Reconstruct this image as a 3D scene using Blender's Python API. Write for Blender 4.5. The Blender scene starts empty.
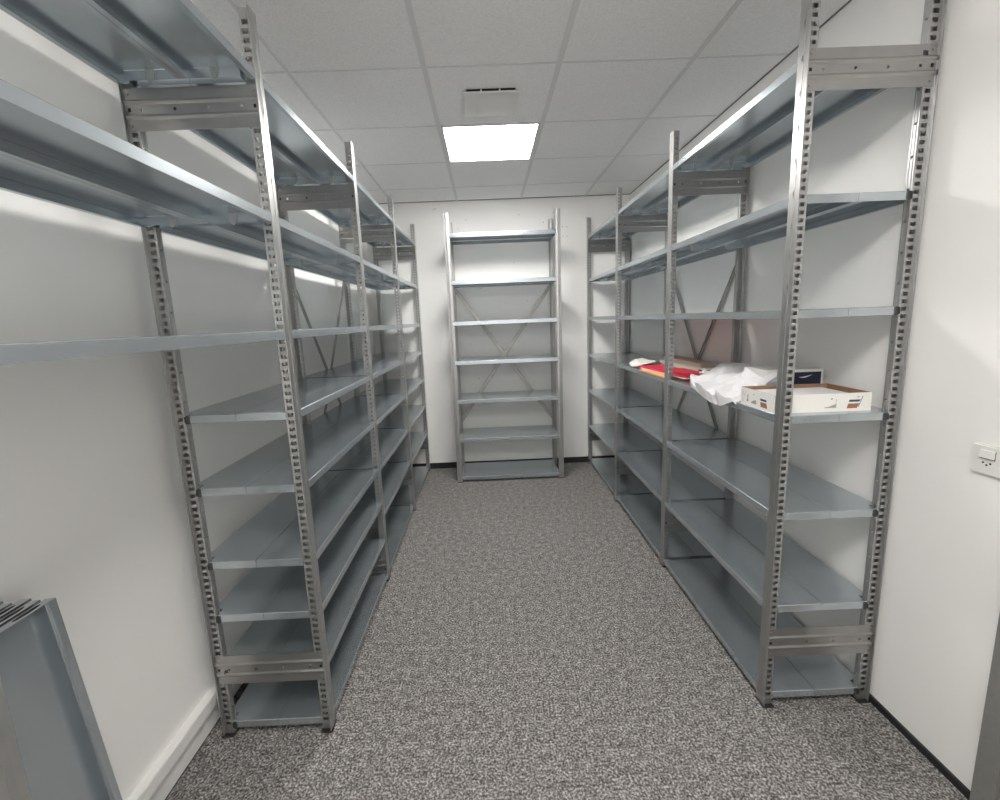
import bpy, bmesh, math, random
from mathutils import Matrix, Vector

S = bpy.context.scene
COL = S.collection
random.seed(7)

# ------------------------------------------------------------------ helpers
class MB:
    """collects vertices and faces, links them as one mesh object"""
    def __init__(self):
        self.v = []; self.f = []; self.m = []; self.s = []
    def face(self, pts, mat=0, smooth=False):
        i = len(self.v)
        self.v.extend([tuple(p) for p in pts])
        self.f.append(list(range(i, i + len(pts)))); self.m.append(mat); self.s.append(smooth)
    def box(self, x0, y0, z0, x1, y1, z1, mat=0):
        p = [(x0,y0,z0),(x1,y0,z0),(x1,y1,z0),(x0,y1,z0),(x0,y0,z1),(x1,y0,z1),(x1,y1,z1),(x0,y1,z1)]
        for q in ((0,3,2,1),(4,5,6,7),(0,1,5,4),(1,2,6,5),(2,3,7,6),(3,0,4,7)):
            self.face([p[k] for k in q], mat)
    def obox(self, c, ax, ay, az, hx, hy, hz, mat=0):
        c = Vector(c); ax = Vector(ax)*hx; ay = Vector(ay)*hy; az = Vector(az)*hz
        p = [c-ax-ay-az, c+ax-ay-az, c+ax+ay-az, c-ax+ay-az, c-ax-ay+az, c+ax-ay+az, c+ax+ay+az, c-ax+ay+az]
        for q in ((0,3,2,1),(4,5,6,7),(0,1,5,4),(1,2,6,5),(2,3,7,6),(3,0,4,7)):
            self.face([p[k] for k in q], mat)
    def cyl(self, c, axis, r, h, n=12, mat=0, sx=1.0, up=(0,0,1)):
        a = Vector(axis).normalized(); u = Vector(up)
        if abs(a.dot(u)) > .9: u = Vector((1,0,0))
        u = (u - a*a.dot(u)).normalized(); w = a.cross(u)
        c = Vector(c)
        b = [c + (u*math.cos(2*math.pi*k/n) + w*sx*math.sin(2*math.pi*k/n))*r for k in range(n)]
        t = [p + a*h for p in b]
        self.face(list(reversed(b)), mat); self.face(t, mat)
        for k in range(n): self.face([b[k], b[(k+1)%n], t[(k+1)%n], t[k]], mat, True)
    def xf(self, fn):
        self.v = [fn(p) for p in self.v]; return self
    def mesh(self, name, mats, merge=1e-5, solid=0.0, bevel=0.0, recalc=True, segs=2):
        me = bpy.data.meshes.new(name)
        me.from_pydata(self.v, [], self.f)
        for k, p in enumerate(me.polygons):
            p.material_index = self.m[k]; p.use_smooth = self.s[k]
        for mt in (mats if isinstance(mats, (list, tuple)) else [mats]): me.materials.append(mt)
        bm = bmesh.new(); bm.from_mesh(me)
        if merge: bmesh.ops.remove_doubles(bm, verts=bm.verts, dist=merge)
        if recalc: bmesh.ops.recalc_face_normals(bm, faces=bm.faces)
        if solid: bmesh.ops.solidify(bm, geom=bm.faces[:], thickness=solid)
        if bevel:
            bmesh.ops.bevel(bm, geom=[e for e in bm.edges if len(e.link_faces) == 2 and e.calc_face_angle(0) > .5],
                            offset=bevel, segments=segs, affect='EDGES', clamp_overlap=True)
        bm.to_mesh(me); bm.free()
        return me

def link(name, me, parent=None, loc=(0,0,0)):
    o = bpy.data.objects.new(name, me); COL.objects.link(o); o.location = loc
    if parent: o.parent = parent
    return o
def tag(o, label, cat, group=None):
    o['label'] = label; o['category'] = cat
    if group: o['group'] = group
    return o
def thing(name, label, cat, loc=(0,0,0), rotz=0, group=None):
    o = bpy.data.objects.new(name, None); COL.objects.link(o)
    o.location = loc; o.rotation_euler = (0,0,rotz); o.empty_display_size = .1
    return tag(o, label, cat, group)
def struct(name, me, parent=None, loc=(0,0,0)):
    o = link(name, me, parent, loc)
    if not parent: o['kind'] = 'structure'
    return o

# ------------------------------------------------------------------ materials
def new_mat(name):
    m = bpy.data.materials.new(name); m.use_nodes = True
    nt = m.node_tree; b = nt.nodes['Principled BSDF']
    return m, nt, b
def plain(name, col, rough=.6, metal=0.0, spec=.5, noise=0.0, scale=40, bump=0.0, bscale=200):
    m, nt, b = new_mat(name)
    b.inputs['Roughness'].default_value = rough; b.inputs['Metallic'].default_value = metal
    b.inputs['Specular IOR Level'].default_value = spec
    b.inputs['Base Color'].default_value = (*col, 1)
    tc = nt.nodes.new('ShaderNodeTexCoord')
    if noise:
        n = nt.nodes.new('ShaderNodeTexNoise'); n.inputs['Scale'].default_value = scale; n.inputs['Detail'].default_value = 4
        r = nt.nodes.new('ShaderNodeValToRGB')
        r.color_ramp.elements[0].position = .3; r.color_ramp.elements[1].position = .7
        r.color_ramp.elements[0].color = (*[c*(1-noise) for c in col], 1)
        r.color_ramp.elements[1].color = (*[min(1, c*(1+noise)) for c in col], 1)
        nt.links.new(tc.outputs['Object'], n.inputs['Vector']); nt.links.new(n.outputs['Fac'], r.inputs['Fac'])
        nt.links.new(r.outputs['Color'], b.inputs['Base Color'])
    if bump:
        n2 = nt.nodes.new('ShaderNodeTexNoise'); n2.inputs['Scale'].default_value = bscale; n2.inputs['Detail'].default_value = 3
        bp = nt.nodes.new('ShaderNodeBump'); bp.inputs['Strength'].default_value = bump; bp.inputs['Distance'].default_value = .002
        nt.links.new(tc.outputs['Object'], n2.inputs['Vector']); nt.links.new(n2.outputs['Fac'], bp.inputs['Height'])
        nt.links.new(bp.outputs['Normal'], b.inputs['Normal'])
    return m
def galvanised(name, col, rough, var=.10, scale=45, metal=.6):
    m, nt, b = new_mat(name)
    b.inputs['Metallic'].default_value = metal
    tc = nt.nodes.new('ShaderNodeTexCoord')
    n = nt.nodes.new('ShaderNodeTexNoise'); n.inputs['Scale'].default_value = scale; n.inputs['Detail'].default_value = 2
    nt.links.new(tc.outputs['Object'], n.inputs['Vector'])
    r = nt.nodes.new('ShaderNodeValToRGB')
    r.color_ramp.elements[0].position = .3; r.color_ramp.elements[1].position = .7
    r.color_ramp.elements[0].color = (*[c*(1-var) for c in col], 1)
    r.color_ramp.elements[1].color = (*[c*(1+var) for c in col], 1)
    nt.links.new(n.outputs['Fac'], r.inputs['Fac']); nt.links.new(r.outputs['Color'], b.inputs['Base Color'])
    b.inputs['Roughness'].default_value = rough
    return m
STEEL = galvanised('galvanised_shelf_steel', (.52,.565,.595), .24, .03, 14, .80)
POST = galvanised('galvanised_post_steel', (.47,.47,.465), .36, .05, 22, .86)
BARSTEEL = plain('dull_bar_steel', (.43,.42,.40), .45, .75, .4, .06, 30)
BRACE = galvanised('galvanised_brace_steel', (.38,.375,.365), .28, .04, 18, .88)
DARKCLIP = plain('dark_clip_steel', (.09,.09,.09), .5, .6)
BLACK = plain('black_plastic', (.015,.015,.015), .5)
HOLE = plain('dark_cavity', (.01,.01,.01), .9)
WALL = plain('white_wall_paint', (.925,.915,.895), .75, 0, .25, .012, 3, .12, 350)
SKIRT = plain('black_skirting', (.018,.018,.018), .6)
DUCT = plain('white_duct_plastic', (.84,.835,.82), .4)
TBAR = plain('ceiling_grid_grey', (.68,.675,.67), .6)
TBARDARK = plain('ceiling_edge_dark', (.16,.16,.16), .6)
FRAME = plain('grey_door_frame_paint', (.22,.215,.205), .5, 0, .4, .05, 60)
LEAF = plain('light_door_leaf', (.55,.55,.53), .5)
PLASTIC = plain('white_switch_plastic', (.82,.82,.79), .35)
VENTW = plain('white_vent_enamel', (.72,.71,.69), .45)
CHROME = plain('brushed_handle_steel', (.6,.6,.6), .3, 1)

def ceiling_mat():
    m, nt, b = new_mat('ceiling_tile_mineral_fibre')
    b.inputs['Roughness'].default_value = .9; b.inputs['Specular IOR Level'].default_value = .15
    tc = nt.nodes.new('ShaderNodeTexCoord')
    n = nt.nodes.new('ShaderNodeTexNoise'); n.inputs['Scale'].default_value = 120; n.inputs['Detail'].default_value = 4
    r = nt.nodes.new('ShaderNodeValToRGB'); r.color_ramp.elements[0].position = .35; r.color_ramp.elements[1].position = .6
    r.color_ramp.elements[0].color = (.80,.79,.785,1); r.color_ramp.elements[1].color = (.87,.86,.855,1)
    nt.links.new(tc.outputs['Object'], n.inputs['Vector']); nt.links.new(n.outputs['Fac'], r.inputs['Fac'])
    nt.links.new(r.outputs['Color'], b.inputs['Base Color'])
    bp = nt.nodes.new('ShaderNodeBump'); bp.inputs['Strength'].default_value = .3; bp.inputs['Distance'].default_value = .002
    nt.links.new(n.outputs['Fac'], bp.inputs['Height']); nt.links.new(bp.outputs['Normal'], b.inputs['Normal'])
    return m
CEIL = ceiling_mat()

def carpet_mat():
    m, nt, b = new_mat('speckled_grey_carpet')
    b.inputs['Roughness'].default_value = .95; b.inputs['Specular IOR Level'].default_value = .1
    tc = nt.nodes.new('ShaderNodeTexCoord')
    n = nt.nodes.new('ShaderNodeTexNoise'); n.inputs['Scale'].default_value = 125; n.inputs['Detail'].default_value = 3; n.inputs['Roughness'].default_value = .65
    n3 = nt.nodes.new('ShaderNodeTexNoise'); n3.inputs['Scale'].default_value = 30; n3.inputs['Detail'].default_value = 2
    mx = nt.nodes.new('ShaderNodeMix'); mx.data_type = 'FLOAT'; mx.inputs[0].default_value = .18
    for q in (n, n3): nt.links.new(tc.outputs['Object'], q.inputs['Vector'])
    nt.links.new(n.outputs['Fac'], mx.inputs[2]); nt.links.new(n3.outputs['Fac'], mx.inputs[3])
    r = nt.nodes.new('ShaderNodeValToRGB'); e = r.color_ramp.elements
    e[0].position = .33; e[0].color = (.028,.027,.026,1)
    e[1].position = .68; e[1].color = (.62,.595,.57,1)
    k = e.new(.47); k.color = (.135,.129,.124,1)
    k = e.new(.56); k.color = (.32,.306,.292,1)
    nt.links.new(mx.outputs[0], r.inputs['Fac']); nt.links.new(r.outputs['Color'], b.inputs['Base Color'])
    bp = nt.nodes.new('ShaderNodeBump'); bp.inputs['Strength'].default_value = .5; bp.inputs['Distance'].default_value = .004
    nt.links.new(n.outputs['Fac'], bp.inputs['Height']); nt.links.new(bp.outputs['Normal'], b.inputs['Normal'])
    return m
CARPET = carpet_mat()

def lamp_mat(strength):
    m, nt, b = new_mat('lamp_diffuser')
    b.inputs['Base Color'].default_value = (.9,.9,.9,1)
    b.inputs['Emission Color'].default_value = (1.0,.975,.94,1)
    b.inputs['Emission Strength'].default_value = strength
    return m
LAMP = lamp_mat(36.0)

# ------------------------------------------------------------------ room
XW0, XW1, YW0, YW1, ZC = -1.150, 1.456, -1.70, 4.582, 2.703
mb = MB(); mb.box(XW0-.1, YW0-.1, -.12, XW1+.1, YW1+.1, 0)
struct('floor', mb.mesh('floor', CARPET))
mb = MB(); mb.box(XW0-.1, YW0, 0, XW0, YW1, ZC+.1); struct('wall_left', mb.mesh('wall_left', WALL))
mb = MB(); mb.box(XW1, YW0, 0, XW1+.1, YW1, ZC+.1); struct('wall_right', mb.mesh('wall_right', WALL))
mb = MB()                                                   # far wall: two boards with a fine joint
mb.box(XW0-.1, YW1, 0, .1645, YW1+.1, ZC+.1); mb.box(.1665, YW1, 0, XW1+.1, YW1+.1, ZC+.1)
mb.box(.16, YW1+.004, 0, .17, YW1+.09, ZC+.1)
struct('wall_back', mb.mesh('wall_back', WALL))
WX0, WX1, WZ0, WZ1 = -1.02, 1.30, .55, 2.50                 # window added in the unseen wall behind the camera for fill light
mb = MB()
mb.box(XW0-.1, YW0-.1, 0, XW1+.1, YW0, WZ0); mb.box(XW0-.1, YW0-.1, WZ1, XW1+.1, YW0, ZC+.1)
mb.box(XW0-.1, YW0-.1, WZ0, WX0, YW0, WZ1); mb.box(WX1, YW0-.1, WZ0, XW1+.1, YW0, WZ1)
struct('wall_front', mb.mesh('wall_front', WALL))
mb = MB(); fw = .05
for x0, x1 in ((WX0, WX0+fw), (WX1-fw, WX1), ((WX0+WX1)/2-fw/2, (WX0+WX1)/2+fw/2)): mb.box(x0, YW0-.07, WZ0, x1, YW0-.01, WZ1)
for z0, z1 in ((WZ0, WZ0+fw), (WZ1-fw, WZ1)): mb.box(WX0+fw, YW0-.07, z0, WX1-fw, YW0-.01, z1)
wn = struct('fill_window_1', mb.mesh('fill_window_frame', DUCT, merge=0))
mb = MB(); mb.box(WX0-.03, YW0-.005, WZ0-.03, WX1+.03, YW0+.10, WZ0); struct('fill_window_sill', mb.mesh('fill_window_sill', DUCT), wn)
def glass_mat():
    m = bpy.data.materials.new('fill_window_glass'); m.use_nodes = True; nt = m.node_tree
    nt.nodes.remove(nt.nodes['Principled BSDF']); out = nt.nodes['Material Output']
    tr = nt.nodes.new('ShaderNodeBsdfTransparent'); gl = nt.nodes.new('ShaderNodeBsdfGlossy'); gl.inputs['Roughness'].default_value = .02
    mx = nt.nodes.new('ShaderNodeMixShader'); mx.inputs[0].default_value = .06
    nt.links.new(tr.outputs[0], mx.inputs[1]); nt.links.new(gl.outputs[0], mx.inputs[2]); nt.links.new(mx.outputs[0], out.inputs[0])
    return m
GLASS = glass_mat()
for x0, x1 in ((WX0+fw, (WX0+WX1)/2-fw/2), ((WX0+WX1)/2+fw/2, WX1-fw)):
    mb = MB(); mb.box(x0, YW0-.045, WZ0+fw, x1, YW0-.039, WZ1-fw); struct('fill_window_pane', mb.mesh('fill_window_pane', GLASS), wn)
pl = bpy.data.lights.new('fill_window_portal', 'AREA'); pl.shape = 'RECTANGLE'; pl.size = WX1-WX0; pl.size_y = WZ1-WZ0
pl.cycles.is_portal = True
po = bpy.data.objects.new('fill_window_portal', pl); COL.objects.link(po); po.location = ((WX0+WX1)/2, YW0-.08, (WZ0+WZ1)/2)
po.rotation_euler = (math.pi/2, 0, 0)

# drilled holes left in the far wall
mb = MB()
for hx, hz in ((-.47,2.63),(-.455,2.635),(-.16,2.52),(-.24,2.44),(-.1,2.36),(.36,2.55),(.60,2.47),(.79,2.42),(.83,2.42),(.79,2.33),(.83,2.33),(.70,2.56),
               (.30,2.1),(-.05,1.86),(.42,1.72),(.05,1.42),(.52,1.05),(-.1,.95),(-.18,.62)):
    mb.cyl((hx, YW1+.0012, hz), (0,-1,0), .0038, .002, 8)
struct('trim_7', mb.mesh('drill_marks', plain('drill_hole_grey', (.10,.095,.09), .9)))

# ceiling: boards in a grid of bars
GX, GY, T = -.2384, 2.2689, .625
LY = (2.894, 3.519); NY = (-.231, .394)
mb = MB()
xs = [XW0, GX-T, GX, GX+T, GX+2*T, XW1]
ys = [YW0] + [GY + j*T for j in range(-6, 4)] + [YW1]
for i in range(len(xs)-1):
    for j in range(len(ys)-1):
        if ys[j+1]-ys[j] < .02: continue
        yc = (ys[j]+ys[j+1])/2
        if i == 2 and (LY[0] < yc < LY[1] or NY[0] < yc < NY[1]): continue   # lamp openings
        mb.box(xs[i], ys[j], ZC, xs[i+1], ys[j+1], ZC+.018)
mb.box(XW0, YW0, ZC+.09, XW1, YW1, ZC+.1)
struct('ceiling', mb.mesh('ceiling', CEIL, merge=0))
mb = MB()
for x, w in ((GX-T,.008),(GX,.0125),(GX+T,.0125),(GX+2*T,.0115)):
    mb.box(x-w, YW0, ZC-.003, x+w, YW1, ZC)
struct('trim_1', mb.mesh('ceiling_main_bars', TBAR, merge=0))
mb = MB()
for y in ys[1:-1]:
    for i in range(len(xs)-1):
        mb.box(xs[i]+.015, y-.007, ZC-.002, xs[i+1]-.015, y+.007, ZC)
struct('trim_2', mb.mesh('ceiling_cross_bars', TBAR, merge=0))
mb = MB()
mb.box(XW1-.007, YW0, ZC-.004, XW1, YW1, ZC); mb.box(XW0, YW0, ZC-.006, XW0+.010, YW1, ZC)
mb.box(XW0, YW1-.008, ZC-.005, XW1, YW1, ZC)
struct('trim_3', mb.mesh('ceiling_edge', TBARDARK, merge=0))

# skirtings and the cable duct
mb = MB(); mb.box(XW1-.010, 1.139, 0, XW1, YW1, .026); mb.box(XW1-.010, YW0, 0, XW1, .15, .026)
struct('baseboard_right', mb.mesh('baseboard_right', SKIRT))
mb = MB(); mb.box(XW0, YW1-.010, 0, XW1, YW1, .06); struct('baseboard_back', mb.mesh('baseboard_back', SKIRT))
mb = MB(); mb.box(XW0, YW0, 0, XW0+.006, YW1, .05); struct('baseboard_left', mb.mesh('baseboard_left', SKIRT))
mb = MB()
def duct_profile(y): return [(XW0,y,.012),(-1.139,y,.012),(-1.139,y,.108),(-1.119,y,.106),(-1.119,y,.150),(-1.122,y,.154),(XW0,y,.154)]
a, b = duct_profile(YW0), duct_profile(YW1-.012)
for k in range(len(a)-1): mb.face([a[k], a[k+1], b[k+1], b[k]])
mb.face(a); mb.face(b)
struct('trim_4', mb.mesh('cable_duct', DUCT))

# door in the right wall, beside the camera
def door():
    D0, D1, DH = .22, 1.079, 2.05
    mb = MB()
    for (y0, y1) in ((D1, D1+.058), (D0-.058, D0)): mb.box(XW1-.016, y0, 0, XW1, y1, DH+.058)
    mb.box(XW1-.016, D0, DH, XW1, D1, DH+.058)
    for (y0, y1) in ((D1-.018, D1), (D0, D0+.018)): mb.box(XW1-.008, y0, 0, XW1, y1, DH)
    fr = struct('door_1', mb.mesh('door_frame', FRAME, merge=0, bevel=.002))
    mb = MB(); mb.box(XW1-.006, D0+.018, .008, XW1, D1-.018, DH); struct('leaf', mb.mesh('door_leaf', LEAF), fr)
    mb = MB(); mb.cyl((XW1-.006, D1-.09, 1.05), (-1,0,0), .011, .05); mb.cyl((XW1-.05, D1-.09, 1.05), (0,-1,0), .010, .12)
    mb.cyl((XW1-.006, D1-.09, 1.05), (-1,0,0), .026, .006, 20)
    struct('door_handle', mb.mesh('door_handle', CHROME), fr)
door()

# ------------------------------------------------------------------ lamps and vent
def ceiling_light(y0, y1, label):
    x0, x1 = GX+.016, GX+T-.016; ya, yb = y0+.012, y1-.012
    t = thing('ceiling_light', label, 'ceiling light', ((x0+x1)/2, (ya+yb)/2, ZC))
    hx, hy = (x1-x0)/2, (yb-ya)/2; w = .010
    mb = MB()
    mb.box(-hx,-hy,-.004, hx,-hy+w,.03); mb.box(-hx,hy-w,-.004,hx,hy,.03)
    mb.box(-hx,-hy+w,-.004,-hx+w,hy-w,.03); mb.box(hx-w,-hy+w,-.004,hx,hy-w,.03)
    mb.box(-hx,-hy,.03,hx,hy,.04)
    link('frame', mb.mesh('light_frame', DUCT), t)
    mb = MB(); mb.box(-hx+w,-hy+w,.000,hx-w,hy-w,.008); link('diffuser', mb.mesh('diffuser', LAMP), t)
ceiling_light(*LY, 'lit square white light panel in the ceiling beyond the air vent')
ceiling_light(*NY, 'added square white light panel in the ceiling, out of view, near the added window and the door')  # unseen panel added above the camera to light the near end

def vent():
    t = thing('ceiling_vent', 'square white air vent plate just below the ceiling beside the lit panel', 'air vent', (.071, 2.62, ZC))
    mb = MB(); h = .142; n = 8
    for i in range(n):
        for j in range(n):
            def P(a, c, top):
                x = -h+2*h*a/n; y = -h+2*h*c/n
                z = -.013 - .008*(1-c/n) - .003*(1-(x/h)**2)*(1-(y/h)**2)
                return (x, y, z + (.008 if top else 0))
            mb.face([P(i,j,0),P(i,j+1,0),P(i+1,j+1,0),P(i+1,j,0)])
            mb.face([P(i,j,1),P(i+1,j,1),P(i+1,j+1,1),P(i,j+1,1)])
    for k in range(n):
        for (a0,c0,a1,c1) in ((k,0,k+1,0),(k,n,k+1,n),(0,k,0,k+1),(n,k,n,k+1)):
            def P(a, c, top):
                x = -h+2*h*a/n; y = -h+2*h*c/n
                z = -.013 - .008*(1-c/n) - .003*(1-(x/h)**2)*(1-(y/h)**2)
                return (x, y, z + (.008 if top else 0))
            mb.face([P(a0,c0,0),P(a1,c1,0),P(a1,c1,1),P(a0,c0,1)])
    link('cover_plate', mb.mesh('cover_plate', VENTW), t)
    mb = MB(); mb.box(-.125,-.137,-.011,.125,.12,0); link('neck', mb.mesh('vent_neck', HOLE), t)
    for x in (-.05,.045):
        mb = MB(); mb.box(x-.004,-.14,-.016,x+.004,-.134,0); link('mounting_clip', mb.mesh('vent_clip', VENTW), t)
vent()

# ------------------------------------------------------------------ shelving parts
PITCH, HT, DEP = 1.008, 2.489, .414
def hole_strip(mb, P, u, vlist, v0, v1, hh, octo=False):
    """sheet u0..u3 by v0..v1, holes between u1 and u2 centred on vlist; P(u,v) gives the 3d point"""
    u0, u1, u2, u3 = u
    Q = lambda a, b, c, d: mb.face([P(a,c), P(b,c), P(b,d), P(a,d)])
    if u1 > u0: Q(u0, u1, v0, v1)
    if u3 > u2: Q(u2, u3, v0, v1)
    z = v0
    for vc in vlist:
        if vc-hh > z: Q(u1, u2, z, vc-hh)
        if octo:
            um, r = (u1+u2)/2, (u2-u1)/2
            n = 8
            ring = [(um + r*.98*math.cos(math.pi/4*k+math.pi/8), vc + hh*.98*math.sin(math.pi/4*k+math.pi/8)) for k in range(n)]
            cor = [(u2, vc+hh), (u1, vc+hh), (u1, vc-hh), (u2, vc-hh)]
            for c in range(4):
                i0 = (2*c) % n; i1 = (2*c+1) % n; i2 = (2*c+2) % n
                mb.face([P(*ring[i0]), P(*cor[c]), P(*ring[i1])])
                mb.face([P(*ring[i1]), P(*cor[c]), P(*cor[(c+1)%4]), P(*ring[i2])])
        z = vc+hh
    Q(u1, u2, z, v1)

def post_mb():
    """local: x = inward depth from the outer flange face, y = along the run (0..0.05), z up"""
    mb = MB(); z0, z1 = .006, HT
    slots = [.05+.025*k for k in range(int((HT-.06)/.025))]
    hundred = [.11+.1*k for k in range(24)]
    # outer flange with long slots and a shallow backing behind them
    hole_strip(mb, lambda u, v: (0, u, v), (0, .0215, .0285, .05), hundred, z0, z1, .011, True)
    mb.face([(.0025,.018,z0),(.0025,.032,z0),(.0025,.032,z1),(.0025,.018,z1)])
    hole_strip(mb, lambda u, v: (.0001, u, v), (.0235, .0235, .0265, .0265), [], z0, z0+.001, .002)
    # rolled edges of the flange
    for y, s in ((0, 1), (.05, -1)):
        mb.face([(0,y,z0),(.003,y,z0),(.003,y,z1),(0,y,z1)])
    # two webs with square slots
    for y, (da, db), hh in ((.013, (.0105, .0290), .0066), (.037, (.0165, .0270), .0056)):
        hole_strip(mb, lambda u, v, y=y: (u, y, v), (0, da, db, .036), slots, z0, z1, hh)
    # inner lip with round holes
    hole_strip(mb, lambda u, v: (.036, u, v), (.013, .020, .030, .037), hundred, z0, z1, .0052, True)
    # dimples between the flange slots
    for v in hundred: mb.cyl((.0004, .025, v+.05), (-1,0,0), .002, .0008, 6)
    return mb
def foot_mb():
    mb = MB(); mb.box(-.004,-.002,0,.039,.052,.0055)
    return mb
MAPS = {   # run along +Y on the left / right, and along +X at the far wall
    'left_front':  lambda p: (-p[0], p[1], p[2]),
    'left_rear':   lambda p: (p[0], p[1], p[2]),
    'back_front':  lambda p: (p[1], p[0], p[2]),
    'back_rear':   lambda p: (p[1], -p[0], p[2]),
}
MAPS['right_front'] = MAPS['left_rear']; MAPS['right_rear'] = MAPS['left_front']
POSTM, FOOTM = {}, {}
for k in ('left_front','left_rear','back_front','back_rear'):
    POSTM[k] = post_mb().xf(MAPS[k]).mesh('upright_'+k, POST, solid=.0012)
    FOOTM[k] = foot_mb().xf(MAPS[k]).mesh('foot_'+k, BLACK, merge=0)
POSTM['right_front'] = POSTM['left_rear']; POSTM['right_rear'] = POSTM['left_front']
FOOTM['right_front'] = FOOTM['left_rear']; FOOTM['right_rear'] = FOOTM['left_front']

def offset_poly(poly, d):
    n = len(poly); out = []
    if not isinstance(d, (list, tuple)): d = [d]*n          # one distance for each edge i -> i+1
    area = sum(poly[i][0]*poly[(i+1)%n][1]-poly[(i+1)%n][0]*poly[i][1] for i in range(n))
    sgn = 1 if area > 0 else -1
    for i in range(n):
        p, q, r = Vector(poly[i-1]), Vector(poly[i]), Vector(poly[(i+1)%n])
        e1 = (q-p).normalized(); e2 = (r-q).normalized()
        n1 = Vector((-e1.y, e1.x))*sgn; n2 = Vector((-e2.y, e2.x))*sgn
        out.append(tuple(q + n1*d[i-1] + n2*d[i]))
    return out
LIP = .028
def panel_mb(poly, returns, lip=LIP, cham=None):
    """tray: top at z=0, lips folded down along the outline, returns = [(x_edge, x_in, y0, y1)]"""
    mb = MB(); inn = offset_poly(poly, cham or .0018); n = len(poly)
    mb.face([(x,y,0) for x,y in inn])
    for i in range(n):
        a, b = poly[i], poly[(i+1)%n]; c, d = inn[i], inn[(i+1)%n]
        mb.face([(c[0],c[1],0),(a[0],a[1],-.002),(b[0],b[1],-.002),(d[0],d[1],0)])
        mb.face([(a[0],a[1],-.002),(a[0],a[1],-lip),(b[0],b[1],-lip),(b[0],b[1],-.002)])
    for xe, xi, y0, y1 in returns:
        mb.face([(xe,y0,-lip),(xi,y0,-lip),(xi,y1,-lip),(xe,y1,-lip)])
        mb.face([(xi,y0,-lip),(xi,y0,-lip+.007),(xi,y1,-lip+.007),(xi,y1,-lip)])
    return mb
H2 = DEP/2 - .0006
Y0, Y1, N0, N1 = .0505, PITCH-.0005, .0140, PITCH-.0160
NX = .0372
POLY_FRONT = [(0,Y0),(0,Y1),(NX,Y1),(NX,N1),(H2,N1),(H2,N0),(NX,N0),(NX,Y0)]
CH_FRONT = [.0022,.0022,.0005,.0022,.0005,.0022,.0005,.0022]
RET_FRONT = [(0,.016,Y0,Y1),(H2,H2-.017,N0,N1)]
mirror = lambda P: [(DEP-x, y) for x, y in P]
POLY_REAR = mirror(POLY_FRONT); RET_REAR = [(DEP-a, DEP-b, c, d) for a, b, c, d in RET_FRONT]
def map_panel(poly, ret, k): return panel_mb(poly, ret, LIP, CH_FRONT).xf(MAPS[k])
PANM = {
    ('left','f'): map_panel(POLY_FRONT, RET_FRONT, 'left_front').mesh('panel_front', STEEL, recalc=False),
    ('left','r'): map_panel(POLY_REAR, RET_REAR, 'left_front').mesh('panel_rear', STEEL, recalc=False),
    ('right','f'): map_panel(POLY_FRONT, RET_FRONT, 'right_front').mesh('panel_front', STEEL, recalc=False),
    ('right','r'): map_panel(POLY_REAR, RET_REAR, 'right_front').mesh('panel_rear', STEEL, recalc=False),
}
def tab_mb(y):
    mb = MB(); n = 12                      # half oval tongue against the inside of the end lip
    arc = [(.0125*math.cos(math.pi*k/n), -.036*math.sin(math.pi*k/n)) for k in range(n+1)]
    fr = [(x, y, z-.0005) for x, z in arc]; bk = [(x, y+.002, z-.0005) for x, z in arc]
    mb.face(fr); mb.face(list(reversed(bk)))
    for k in range(n): mb.face([fr[k], fr[k+1], bk[k+1], bk[k]])
    mb.face([fr[0], bk[0], bk[-1], fr[-1]])
    return mb
TABM = tab_mb(N1-.0032).mesh('clip_tab', POST, merge=0)
CLIPM = {}
for side in ('left','right'):
    mb = MB(); mb.box(.366,.0105,-.030,.3765,.0138,-.001); mb.box(.3765,.0065,-.026,.378,.0138,-.004)
    CLIPM[side] = mb.xf(MAPS[side+'_front']).mesh('corner_clip', DARKCLIP, merge=0)

def brace_mb():
    """frame brace in local x (depth) / y / z 0..0.12, holes in the middle strip"""
    mb = MB(); xa, xb = .004, DEP-.004; yy = .0108
    P = lambda u, v: (u, yy, v)
    def rib(zc):
        prof = [(zc-.008,yy),(zc-.005,yy-.004),(zc,yy-.0062),(zc+.005,yy-.004),(zc+.008,yy)]
        for (z0,ya),(z1,yb) in zip(prof, prof[1:]):
            mb.face([(xa,ya,z0),(xb,ya,z0),(xb,yb,z1),(xa,yb,z1)], 0, True)
    mb.face([P(xa,0),P(xb,0),P(xb,.031),P(xa,.031)]); mb.face([P(xa,.089),P(xb,.089),P(xb,.12),P(xa,.12)])
    rib(.039); rib(.081)
    hs = [xa+(xb-xa)*f for f in (.13,.38,.63,.88)]
    hole_strip(mb, lambda u, v: (v, yy, u), (.047,.0548,.0652,.073), hs, xa, xb, .0052, True)
    for x in (.016, DEP-.016):                       # bolt heads and the small end slots
        for z in (.015, .105): mb.cyl((x, yy, z), (0,-1,0), .0042, .0035, 6)
        mb.box(x-.004, yy-.0012, .055, x+.004, yy, .065, 1)
    mb.face([(xa,yy,0),(xa,yy+.0025,0),(xb,yy+.0025,0),(xb,yy,0)]); mb.face([(xa,yy,.12),(xa,yy+.0025,.12),(xb,yy+.0025,.12),(xb,yy,.12)])
    return mb
BRM = {k: brace_mb().xf(MAPS[k+'_front']).mesh('frame_brace', [BRACE, HOLE]) for k in ('left','right')}
BRM['back'] = brace_mb().xf(MAPS['back_front']).mesh('frame_brace', [BRACE, HOLE])
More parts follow.
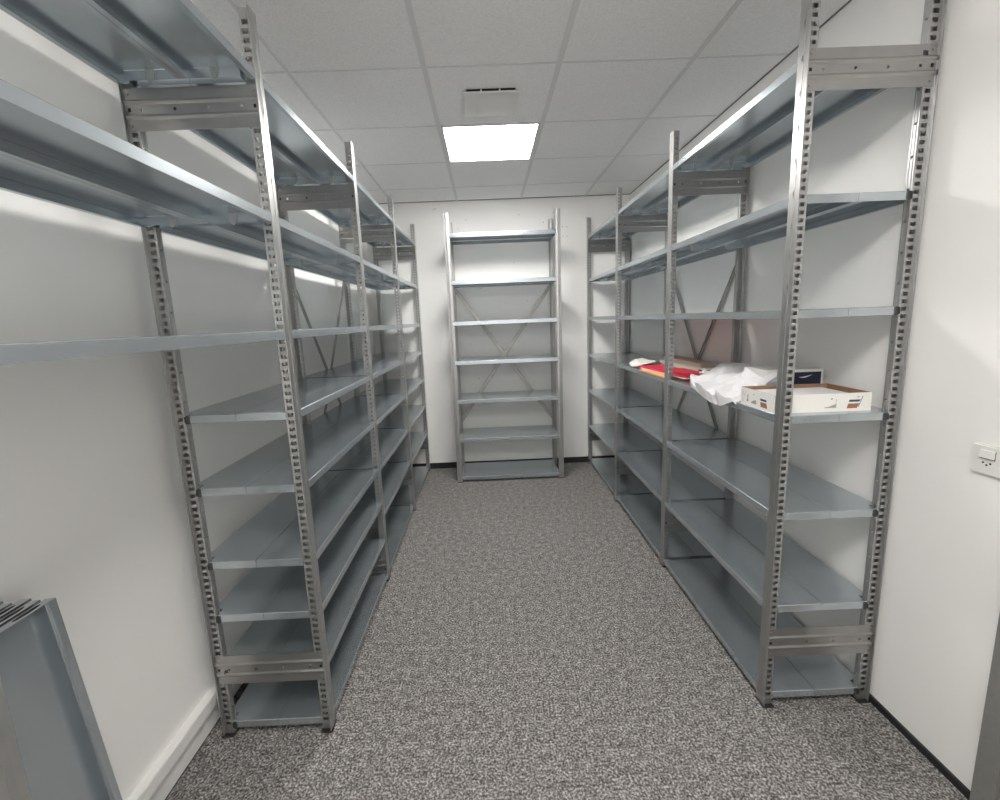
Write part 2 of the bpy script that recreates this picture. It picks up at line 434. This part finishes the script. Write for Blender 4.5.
def cross_bars(parent, A, B, C, D, nrm, hubloc, thick=.0025, hw=.0125):
    """two flat bars A-B and C-D in a vertical plane with normal nrm, hub at the crossing"""
    n = Vector(nrm)
    for k, (p, q) in enumerate(((A,B),(C,D))):
        p, q = Vector(p)+n*thick*1.1*k, Vector(q)+n*thick*1.1*k
        d = (q-p); L = d.length; d.normalize(); w = d.cross(n)
        mb = MB(); mb.obox((p+q)/2, d, w, n, L/2, hw, thick/2)
        bv = w*.0105 + n*.002                                   # rolled edges
        mb.obox((p+q)/2+w*(hw-.0007)-n*.002, d, w, n, L/2, .0008, .003); mb.obox((p+q)/2-w*(hw-.0007)-n*.002, d, w, n, L/2, .0008, .003)
        link('cross_bar', mb.mesh('cross_bar', BARSTEEL, merge=0), parent)
    mb = MB(); h = Vector(hubloc)
    mb.cyl(h-n*.006, n, .030, .003, 20); mb.cyl(h-n*.012, n, .008, .009, 6)
    link('brace_hub', mb.mesh('brace_hub', BARSTEEL, merge=0), parent)

def run(name, label, side, x_front, y_start, bays, braces, cross_bay, clips_from):
    """a run of bays along +Y; bays = list of level lists, braces = list of (post index, z)"""
    t = thing(name, label, 'shelving', (x_front, y_start, 0))
    s = -1 if side == 'left' else 1
    for i in range(len(bays)+1):
        for row, dx in (('front', 0), ('rear', s*DEP)):
            u = link('upright', POSTM[side+'_'+row], t, (dx, i*PITCH, 0))
            link('foot', FOOTM[side+'_'+row], u)
    for i, levels in enumerate(bays):
        for z in levels:
            for fr in ('f', 'r'):
                p = link('shelf_panel', PANM[(side, fr)], t, (0, i*PITCH, z))
                if z > 1.4:
                    link('clip_tab', TABM, p, (s*(.112 if fr == 'f' else DEP-.112), 0, 0))
                if fr == 'r' and i == clips_from: link('corner_clip', CLIPM[side], p)
    for i, z in braces:
        link('frame_brace', BRM[side], t, (0, i*PITCH, z))
    ya, yb = cross_bay*PITCH+.03, (cross_bay+1)*PITCH+.02
    xr = s*(DEP+.0035); zt, zb = 1.875, .52
    cross_bars(t, (xr,ya,zt), (xr,yb,zb), (xr,ya,zb), (xr,yb,zt), (s,0,0), (xr,(ya+yb)/2,(zt+zb)/2))
    return t

LV = [2.316, 1.905, 1.537, 1.263, .99, .715, .43, .056]
L_BAYS = [[2.316, 1.905, 1.537],
          [2.316, 1.905, 1.537, 1.263, 1.0, .720, .508, .283, .056],
          LV, LV]
L_BR = [(1,2.160),(2,2.160),(3,2.160),(4,2.160),(1,.222),(2,.014),(3,.226),(4,.235),(0,2.160),(0,.222)]
XL, YL = -.6648, 1.4886
left = run('shelving_run', 'long empty galvanised steel shelving run along the left wall with the cable duct', 'left', XL, YL-PITCH, L_BAYS, L_BR, 2, 1)
RV = [2.316, 1.905, 1.535, 1.167, .803, .430, .057]
XR, YR = 1.0235, 1.504
right = run('shelving_run', 'long galvanised steel shelving run on the right carrying carton, white bag and folders', 'right', XR, YR, [RV, RV, RV],
            [(0,2.212),(1,2.162),(2,2.160),(3,2.160),(0,.214),(1,.225),(2,.232),(3,.245)], 1, 0)

# the single bay at the far wall
def back_rack():
    X0, X1, YB = -.345, .690, 4.128
    t = thing('shelving_unit', 'single narrow galvanised shelving bay with crossed braces at the far wall', 'shelving', (X0, YB, 0))
    W = X1-X0
    for x in (0, W-.05):
        for row, dy in (('front', 0), ('rear', DEP)):
            u = link('upright', POSTM['back_'+row], t, (x, dy, 0)); link('foot', FOOTM['back_'+row], u)
    a0, a1, b0, b1 = .040, W-.040, .0385, W-.0385          # front lip laps a little over the posts
    pf = [(-.0012,a0),(-.0012,a1),(-.0004,a1),(-.0004,W-.0505),(NX,W-.0505),(NX,b1),(H2,b1),(H2,b0),(NX,b0),(NX,.0505),(-.0004,.0505),(-.0004,a0)]
    pr = mirror(pf)
    rf = [(-.0012,.016,a0,a1),(H2,H2-.017,b0,b1)]; rr = [(DEP-a, DEP-b, c, d) for a, b, c, d in rf]
    mf = panel_mb(pf, rf, .034, .0004).xf(MAPS['back_front']).mesh('panel_front', STEEL, recalc=False)
    mr = panel_mb(pr, rr, .034, .0004).xf(MAPS['back_front']).mesh('panel_rear', STEEL, recalc=False)
    for z in (2.316, 1.905, 1.540, 1.177, .810, .434, .055):
        link('shelf_panel', mf, t, (0,0,z)); link('shelf_panel', mr, t, (0,0,z))
    yr = DEP+.0035
    cross_bars(t, (.03,yr,1.875),(W-.03,yr,.50),(.03,yr,.50),(W-.03,yr,1.875),(0,1,0),(W/2,yr,1.1875), .0025, .017)
    return t
back_rack()

# ------------------------------------------------------------------ spare panels leaning on the left wall
def leaning():
    Wd, Ln = .213, .955
    poly = [(0,0),(Wd,0),(Wd,Ln),(0,Ln)]
    base = panel_mb(poly, [(0,.016,.001,Ln-.001),(Wd,Wd-.016,.001,Ln-.001)])
    me = base.mesh('spare_panel', STEEL, recalc=False)
    # end lips with a pair of oval slots, shown as pressed dark openings
    sl = MB()
    for x in (.052, .1545):
        for y, d in ((Ln+.0003, -1), (-.0003, 1)):
            sl.cyl((x, y, -.0145), (0, d, 0), .006, .0006, 14, 0, 5.0, (0,0,1))
    slm = sl.mesh('end_slot', HOLE, merge=0)
    names = ['frontmost', 'second from the front', 'third from the front', 'fourth from the front', 'fifth from the front']
    tilt = math.atan(.097)
    for k in range(5):
        # face (underside) looks to +X; panel x-axis runs along -Y, y-axis runs up
        up = Vector((-math.sin(tilt), 0, math.cos(tilt))); wd = Vector((0,-1,0)); nrm = wd.cross(up)   # local z = x cross y
        nrm = Vector((-math.cos(tilt), 0, -math.sin(tilt)))
        off = .0288*k
        base_pt = Vector((-.918-LIP*0, .941 + (.012,.006,.014,.0,.008)[k]-.012, .004)) + Vector((-off, 0, 0))
        M = Matrix(((wd.x, up.x, nrm.x, 0),(wd.y, up.y, nrm.y, 0),(wd.z, up.z, nrm.z, 0),(0,0,0,1)))
        o = link('spare_shelf_panel', me, None)
        o.matrix_world = Matrix.Translation(base_pt + nrm*LIP + Vector((0,0,.0045))) @ M
        tag(o, 'loose grey steel shelf tray, %s of those leaning on the left wall' % names[k], 'shelf panel', 'spare shelf panels leaning on the left wall')
        link('end_slot', slm, o)
        if k == 0:
            mk = MB()  # short white streaks on the face of the front tray
            for q, (x, y, l) in enumerate(((.108,.415,.012),(.112,.403,.016),(.109,.394,.018),(.115,.388,.012))):
                mk.obox((x, y, -.0006), (.8,.6,0), (-.6,.8,0), (0,0,1), l/2, .0014, .0003)
            link('white_streaks', mk.mesh('white_streaks', plain('streak_white', (.8,.8,.8), .6), merge=0), o)
leaning()

# ------------------------------------------------------------------ light switch with socket
def switch():
    t = thing('light_switch', 'white wall switch with three socket holes on the right wall beside the door frame', 'light switch', (XW1, 1.2275, 1.081))
    h = .0445
    mb = MB(); mb.box(-.012,-h,-h,0,h,h); link('plate', mb.mesh('plate', PLASTIC, bevel=.004, segs=3), t)
    mb = MB()
    p = [(-.012,-.019,.030),(-.012,.019,.030),(-.012,.019,.006),(-.012,-.019,.006),(-.0155,-.018,.029),(-.0155,.018,.029),(-.019,.018,.007),(-.019,-.018,.007)]
    for q in ((4,5,6,7),(0,1,5,4),(1,2,6,5),(2,3,7,6),(3,0,4,7)): mb.face([p[i] for i in q])
    link('rocker', mb.mesh('rocker', PLASTIC), t)
    mb = MB(); mb.box(-.0126,-.0205,.0035,-.012,.0205,.006); mb.box(-.0126,-.0205,.0035,-.012,-.019,.031)
    for y, z in ((-.0095,-.008),(.0095,-.008),(0,-.014)): mb.cyl((-.0118,y,z),(-1,0,0),.0028,.0012,10)
    link('socket_hole', mb.mesh('socket_hole', HOLE, merge=0), t)
switch()

# ------------------------------------------------------------------ things on the right-hand shelf
SZ = 1.167
WHITECARD = plain('white_printed_card', (.83,.81,.77), .55)
KRAFT = plain('brown_card_inside', (.34,.20,.12), .8, 0, .3, .1, 60)
PRINTGREY = plain('print_grey', (.36,.34,.31), .7, 0, .3, .35, 300)
PRINTBLUE = plain('print_blue', (.02,.06,.13), .6)
PRINTBROWN = plain('print_brown', (.33,.15,.08), .6)
PRINTRED = plain('print_red', (.5,.05,.04), .6)
PRINTDARK = plain('print_dark', (.05,.05,.05), .6)
NAVY = plain('navy_print', (.008,.012,.04), .4)
BLUE = plain('blue_print', (.03,.09,.33), .45)
PALEBLUE = plain('pale_blue_print', (.35,.52,.75), .5)
PAPER = plain('white_paper', (.85,.84,.84), .6)
PLASTICBAG = plain('white_bag_film', (.86,.855,.87), .42, 0, .5)
RED = plain('red_folder_card', (.60,.025,.06), .45)
PINK = plain('pink_sheet', (.80,.50,.47), .6)
ORANGE = plain('orange_envelope_paper', (.80,.42,.16), .6)
CREAM = plain('cream_folder_card', (.76,.64,.51), .65)
CREAM2 = plain('pale_cream_card', (.82,.74,.65), .65)
GREYBOX = plain('grey_speckled_card', (.17,.155,.135), .7, 0, .3, .5, 250)
GREYPAPER = plain('grey_white_paper', (.66,.64,.60), .6)

def carton():
    X0, X1, Ya, Yb, Ht, w = 1.027, 1.372, 1.566, 1.790, .067, .003
    t = thing('open_carton', 'low white printed carton lid, open at the top, at the near end of the shelf', 'box', (X0, Ya, SZ), -.035)
    W, D = X1-X0, Yb-Ya
    mb = MB()                       # outside white, inside brown
    def wallq(a, b, h0, h1): mb.face([(a[0],a[1],0),(b[0],b[1],0),(b[0],b[1],h1),(a[0],a[1],h0)], 0)
    cs = [(0,0),(W,0),(W,D),(0,D)]; ci = [(w,w),(W-w,w),(W-w,D-w),(w,D-w)]
    for k in range(4):
        a, b = cs[k], cs[(k+1)%4]; c, d = ci[k], ci[(k+1)%4]
        mb.face([(a[0],a[1],0),(b[0],b[1],0),(b[0],b[1],Ht),(a[0],a[1],Ht)], 0)
        mb.face([(c[0],c[1],w),(d[0],d[1],w),(d[0],d[1],Ht),(c[0],c[1],Ht)], 1)
        mb.face([(a[0],a[1],Ht),(b[0],b[1],Ht),(d[0],d[1],Ht),(c[0],c[1],Ht)], 1)
    mb.face([(0,0,0),(W,0,0),(W,D,0),(0,D,0)], 0); mb.face([(w,w,w),(W-w,w,w),(W-w,D-w,w),(w,D-w,w)], 1)
    link('tray', mb.mesh('tray', [WHITECARD, KRAFT], recalc=False), t)
    mb = MB(); mb.box(.008,.006,.0035,W-.03,D-.012,.054); link('paper_stack', mb.mesh('paper_stack', PAPER), t)
    pr = MB(); e = .0004
    mats = [PRINTGREY, PRINTBLUE, PRINTBROWN, PRINTRED, PRINTDARK]
    # end facing the room door: a small grey picture and a striped picture
    pf = lambda pts, m: pr.face([(x, -e, z) for x, z in pts], m)
    def pictures(f, o):
        f([(o,.014),(o+.043,.014),(o+.045,.028),(o+.034,.026),(o+.02,.019),(o+.004,.017)], 0)
        f([(o+.024,.045),(o+.029,.045),(o+.029,.049),(o+.024,.049)], 4)
        f([(o+.041,.028),(o+.0425,.028),(o+.044,.046),(o+.0425,.046)], 0)
        f([(o+.082,.011),(o+.118,.011),(o+.1185,.0135),(o+.082,.0135)], 3)
        f([(o+.082,.0135),(o+.118,.0135),(o+.126,.028),(o+.085,.028)], 2)
        f([(o+.087,.034),(o+.124,.034),(o+.129,.042),(o+.089,.042)], 1)
        f([(o+.121,.014),(o+.123,.014),(o+.137,.054),(o+.1345,.054)], 1)
        f([(o+.117,.050),(o+.122,.050),(o+.122,.053),(o+.117,.053)], 4)
    pictures(pf, .178)
    link('printed_end', pr.mesh('printed_end', mats, merge=0, recalc=False), t); pr = MB()
    # long side facing the aisle: outlined symbols, a dark bottle mark, the grey picture, the stripes
    qf = lambda pts, m: pr.face([(-e, y, z) for y, z in pts], m)
    def qbox(y0, z0, y1, z1, m): qf([(y0,z0),(y1,z0),(y1,z1),(y0,z1)], m)
    for yc, zc in ((.215,.045),(.198,.045),(.207,.020)):        # U-shaped outlines
        qbox(yc-.006,zc-.010,yc-.0045,zc+.010,0); qbox(yc+.0045,zc-.010,yc+.006,zc+.010,0); qbox(yc-.006,zc-.010,yc+.006,zc-.0085,0)
    qf([(.168,.016),(.180,.016),(.180,.020),(.175,.021),(.175,.034),(.177,.038),(.173,.044),(.171,.038),(.171,.022),(.168,.020)], 4)
    qf([(.112,.012),(.150,.012),(.146,.018),(.128,.026),(.114,.028)], 0)
    qbox(.128,.047,.134,.050,4)
    qf([(.040,.012),(.082,.012),(.086,.028),(.046,.028)], 2); qf([(.045,.033),(.086,.033),(.088,.041),(.048,.041)], 1)
    qbox(.040,.0095,.082,.012,3)
    link('printed_symbols', pr.mesh('printed_symbols', mats, merge=0, recalc=False), t)
carton()

def navy_box():
    X0, Y0b, W, D, H = 1.185, 1.868, .245, .17, .116
    t = thing('blue_fronted_box', 'white box with a dark navy front panel standing behind the open carton', 'box', (X0, Y0b, SZ))
    mb = MB(); mb.box(0,0,0,W,D,H); link('body', mb.mesh('body', WHITECARD, bevel=.002), t)
    mb = MB(); e = -.0006
    R = lambda x0, z0, x1, z1, m: mb.box(x0, e, z0, x1, 0, z1, m)
    R(.118,.026,W-.010,H-.012,0)
    R(0.004,.030,.116,.052,1); R(0.004,.052,.116,.066,2)
    link('front_panel', mb.mesh('front_panel', [NAVY, BLUE, PALEBLUE], merge=0), t)
    mb = MB()                       # a pale curved streak printed on the navy panel
    pts = [(.140,.083,.0006),(.152,.0815,.002),(.166,.083,.0030),(.180,.0865,.0020),(.196,.092,.0004)]
    for (xa,za,ta),(xb,zb,tb) in zip(pts, pts[1:]):
        mb.face([(xa,e-.0004,za-ta),(xb,e-.0004,zb-tb),(xb,e-.0004,zb+tb),(xa,e-.0004,za+ta)])
    link('streak_mark', mb.mesh('streak_mark', PAPER, merge=0), t)
navy_box()

def crumpled(ctrl, sub, amp, seed, clamp=None):
    """fine mesh from rows of control points with sharp random folds"""
    rnd = random.Random(seed); R, Cn = len(ctrl), len(ctrl[0]); mb = MB()
    waves = [(rnd.uniform(0,6.28), rnd.uniform(1.5,3.2), rnd.uniform(0,6.28), 1.0) for _ in range(4)] + [(rnd.uniform(0,6.28), rnd.uniform(4,8), rnd.uniform(0,6.28), .38) for _ in range(6)]
    def P(i, j):
        a, b = i/sub, j/sub; r, c = min(int(a), R-2), min(int(b), Cn-2); u, v = a-r, b-c
        p = (Vector(ctrl[r][c])*(1-u)*(1-v) + Vector(ctrl[r+1][c])*u*(1-v) + Vector(ctrl[r][c+1])*(1-u)*v + Vector(ctrl[r+1][c+1])*u*v)
        h = 0
        for th, fr, ph, w in waves:
            s = (a*math.cos(th)+b*math.sin(th))*fr+ph
            h += w*(abs((s/math.pi) % 2 - 1)-.5)
        edge = min(1, min(b, Cn-1-b)*2.0)
        h *= amp*edge*.55
        q = p + Vector((-.45*h, .25*h, h))
        if clamp: q.z = max(q.z, clamp)
        return q
    for i in range((R-1)*sub):
        for j in range((Cn-1)*sub):
            a, b, c, d = P(i,j), P(i+1,j), P(i+1,j+1), P(i,j+1)
            if (i+j) % 2: mb.face([a,b,c]); mb.face([a,c,d])
            else: mb.face([a,b,d]); mb.face([b,c,d])
    return mb
def bag():
    C = [[(1.34,2.50,1.170),(1.31,2.51,1.182),(1.27,2.51,1.190),(1.24,2.50,1.192),(1.215,2.50,1.185),(1.21,2.49,1.170)],
         [(1.37,2.39,1.171),(1.31,2.41,1.238),(1.25,2.41,1.245),(1.18,2.38,1.218),(1.12,2.36,1.200),(1.11,2.36,1.171)],
         [(1.39,2.26,1.175),(1.31,2.28,1.284),(1.22,2.27,1.238),(1.13,2.25,1.200),(1.045,2.24,1.218),(1.04,2.24,1.174)],
         [(1.40,2.15,1.178),(1.36,2.14,1.264),(1.23,2.13,1.222),(1.11,2.14,1.232),(.990,2.14,1.214),(.990,2.15,1.182)],
         [(1.39,2.10,1.178),(1.30,2.09,1.258),(1.18,2.06,1.240),(1.07,2.05,1.205),(.968,2.04,1.212),(.985,2.04,1.160)],
         [(1.160,2.02,1.178),(1.170,1.98,1.272),(1.12,1.97,1.236),(1.05,1.97,1.228),(.972,1.95,1.196),(.984,1.95,1.142)],
         [(1.160,1.875,1.195),(1.165,1.868,1.264),(1.12,1.90,1.238),(1.05,1.91,1.222),(.975,1.91,1.192),(.986,1.91,1.140)],
         [(1.245,1.846,1.286),(1.19,1.850,1.252),(1.13,1.86,1.243),(1.06,1.87,1.212),(.988,1.87,1.186),(.992,1.87,1.138)],
         [(1.160,1.828,1.236),(1.13,1.822,1.228),(1.09,1.818,1.212),(1.05,1.814,1.205),(1.012,1.81,1.188),(1.010,1.81,1.168)],
         [(1.150,1.816,1.170),(1.12,1.812,1.170),(1.09,1.810,1.170),(1.06,1.808,1.170),(1.03,1.806,1.170),(1.015,1.806,1.1685)]]
    mb = crumpled(C, 7, .036, 23)
    me = mb.mesh('white_bag', PLASTICBAG)
    o = link('crumpled_bag', me); tag(o, 'crumpled white plastic bag drooping over the shelf edge behind the open carton', 'bag')
bag()

def slab(name, label, cat, cx, cy, z, lx, ly, h, rz, mats, group=None, layers=1, bow=.0, sag=.0):
    """a flat folder-like pile: slightly bowed layered sheets"""
    t = thing(name, label, cat, (cx, cy, z), rz, group)
    return t
def folder_piece(parent, name, lx, ly, h, mat, z=0, off=(0,0), bow=.004, n=8):
    mb = MB()
    def P(i, j, top):
        u, v = i/n, j/n
        x = -lx/2+lx*u+off[0]; y = -ly/2+ly*v+off[1]
        zz = z + (h if top else 0) + bow*math.sin(math.pi*u)*math.sin(math.pi*v)*(1 if top else 0)
        return (x, y, zz)
    for i in range(n):
        for j in range(n):
            mb.face([P(i,j,1),P(i+1,j,1),P(i+1,j+1,1),P(i,j+1,1)], 0, True)
            mb.face([P(i,j,0),P(i,j+1,0),P(i+1,j+1,0),P(i+1,j,0)])
    for k in range(n):
        mb.face([P(k,0,0),P(k+1,0,0),P(k+1,0,1),P(k,0,1)]); mb.face([P(k,n,0),P(k,n,1),P(k+1,n,1),P(k+1,n,0)])
        mb.face([P(0,k,0),P(0,k,1),P(0,k+1,1),P(0,k+1,0)]); mb.face([P(n,k,0),P(n,k+1,0),P(n,k+1,1),P(n,k,1)])
    return link(name, mb.mesh(name, mat), parent)

t = thing('orange_envelope', 'orange paper envelope at the shelf edge, half under the red folder', 'envelope', (1.108, 2.765, SZ), .02)
folder_piece(t, 'pocket', .18, .40, .009, ORANGE, 0, (0,0), .002)
folder_piece(t, 'flap', .12, .10, .0012, CREAM, .0115, (-.02,.14), .001)
t = thing('red_folder', 'bright red card folder lying on the orange envelope', 'folder', (1.155, 2.735, SZ+.0128), .075)
folder_piece(t, 'sheet', .170, .60, .003, PINK, 0, (-.022,-.02), .0005)
folder_piece(t, 'cover', .165, .64, .009, RED, .0042, (-.012,.005), .002)
folder_piece(t, 'flap', .15, .30, .004, RED, .0158, (-.012,-.13), .001)
t = thing('cream_box', 'long cream card box at the back of the shelf behind the red folder', 'box', (1.362, 3.01, SZ), 0)
mb = MB(); mb.box(-.050,-.29,0,.050,.29,.040); link('body', mb.mesh('body', CREAM2, bevel=.002), t)
mb = MB(); mb.box(-.052,-.292,.030,.052,.292,.058); link('lid', mb.mesh('lid', CREAM, bevel=.002), t)
t = thing('grey_box', 'small grey speckled box with a pale lid, between the cream box and the white bag', 'box', (1.300, 2.60, SZ), 0)
mb = MB(); mb.box(-.040,-.040,0,.040,.040,.036); link('body', mb.mesh('body', GREYBOX, bevel=.002), t)
mb = MB(); mb.box(-.042,-.042,.036,.042,.042,.0405); link('lid', mb.mesh('lid', CREAM2), t)
t = thing('cream_folder', 'pale cream folder standing higher than the red folder, in front of the cream box', 'folder', (1.284, 2.95, SZ), .0)
folder_piece(t, 'cover', .045, .60, .014, CREAM2, 0.022, (0,0), .001)
folder_piece(t, 'inner_sheets', .043, .58, .021, CREAM, 0, (0,0), .0005)
# small black object
t = thing('black_object', 'small black folded object between the red folder and the white bag', 'pouch', (1.165, 2.372, SZ), .2)
folder_piece(t, 'body', .09, .05, .016, BLACK, 0, (0,0), .010)
folder_piece(t, 'flap', .085, .022, .004, BLACK, .0265, (0,-.012), .002)

def roll():
    """loose grey-white paper, flattened and curled at its ends"""
    C = [[(1.20,3.50,1.168),(1.17,3.50,1.176),(1.14,3.49,1.176),(1.11,3.48,1.168)],
         [(1.26,3.38,1.180),(1.20,3.40,1.206),(1.12,3.36,1.200),(1.07,3.35,1.169)],
         [(1.25,3.24,1.184),(1.20,3.25,1.207),(1.11,3.22,1.196),(1.04,3.20,1.170)],
         [(1.245,3.12,1.190),(1.19,3.12,1.204),(1.10,3.09,1.200),(1.05,3.07,1.184)]]
    mb = crumpled(C, 6, .016, 5, 1.168)
    o = link('curled_paper', mb.mesh('curled_paper', GREYPAPER, solid=.0012))
    tag(o, 'crumpled greyish white paper beyond the orange envelope', 'paper')
roll()

# ------------------------------------------------------------------ camera
f, cx, cy = 444.6085, 493.4242, 393.9677
H, yaw, pitch, rl = 1.5439, .0086, -.165, .0407
cs, sn = math.cos(yaw), math.sin(yaw)
rt = Vector((cs, -sn, 0)); hd = Vector((sn, cs, 0)); zz = Vector((0,0,1))
fw = hd*math.cos(pitch) + zz*math.sin(pitch); up = -hd*math.sin(pitch) + zz*math.cos(pitch)
r2 = rt*math.cos(rl) - up*math.sin(rl); u2 = rt*math.sin(rl) + up*math.cos(rl)
cam = bpy.data.cameras.new('camera'); co = bpy.data.objects.new('camera', cam); COL.objects.link(co)
co.matrix_world = Matrix(((r2.x,u2.x,-fw.x,0),(r2.y,u2.y,-fw.y,0),(r2.z,u2.z,-fw.z,H),(0,0,0,1)))
cam.sensor_width = 36; cam.lens = f/1000*36; cam.clip_start = .01
cam.shift_x = (500-cx)/1000; cam.shift_y = (cy-400)/1000
S.camera = co

w = bpy.data.worlds.new('world'); S.world = w; w.use_nodes = True
w.node_tree.nodes['Background'].inputs['Color'].default_value = (1.0,.985,.96,1)
w.node_tree.nodes['Background'].inputs['Strength'].default_value = 1.7
S.view_settings.view_transform = 'Standard'; S.view_settings.look = 'None'
S.view_settings.gamma = 1; S.view_settings.use_curve_mapping = False
S.view_settings.exposure = 0.25
S.cycles.max_bounces = 20; S.cycles.diffuse_bounces = 14; S.cycles.glossy_bounces = 12
S.cycles.use_denoising = True; S.cycles.denoising_prefilter = 'ACCURATE'
S.cycles.sample_clamp_indirect = 6
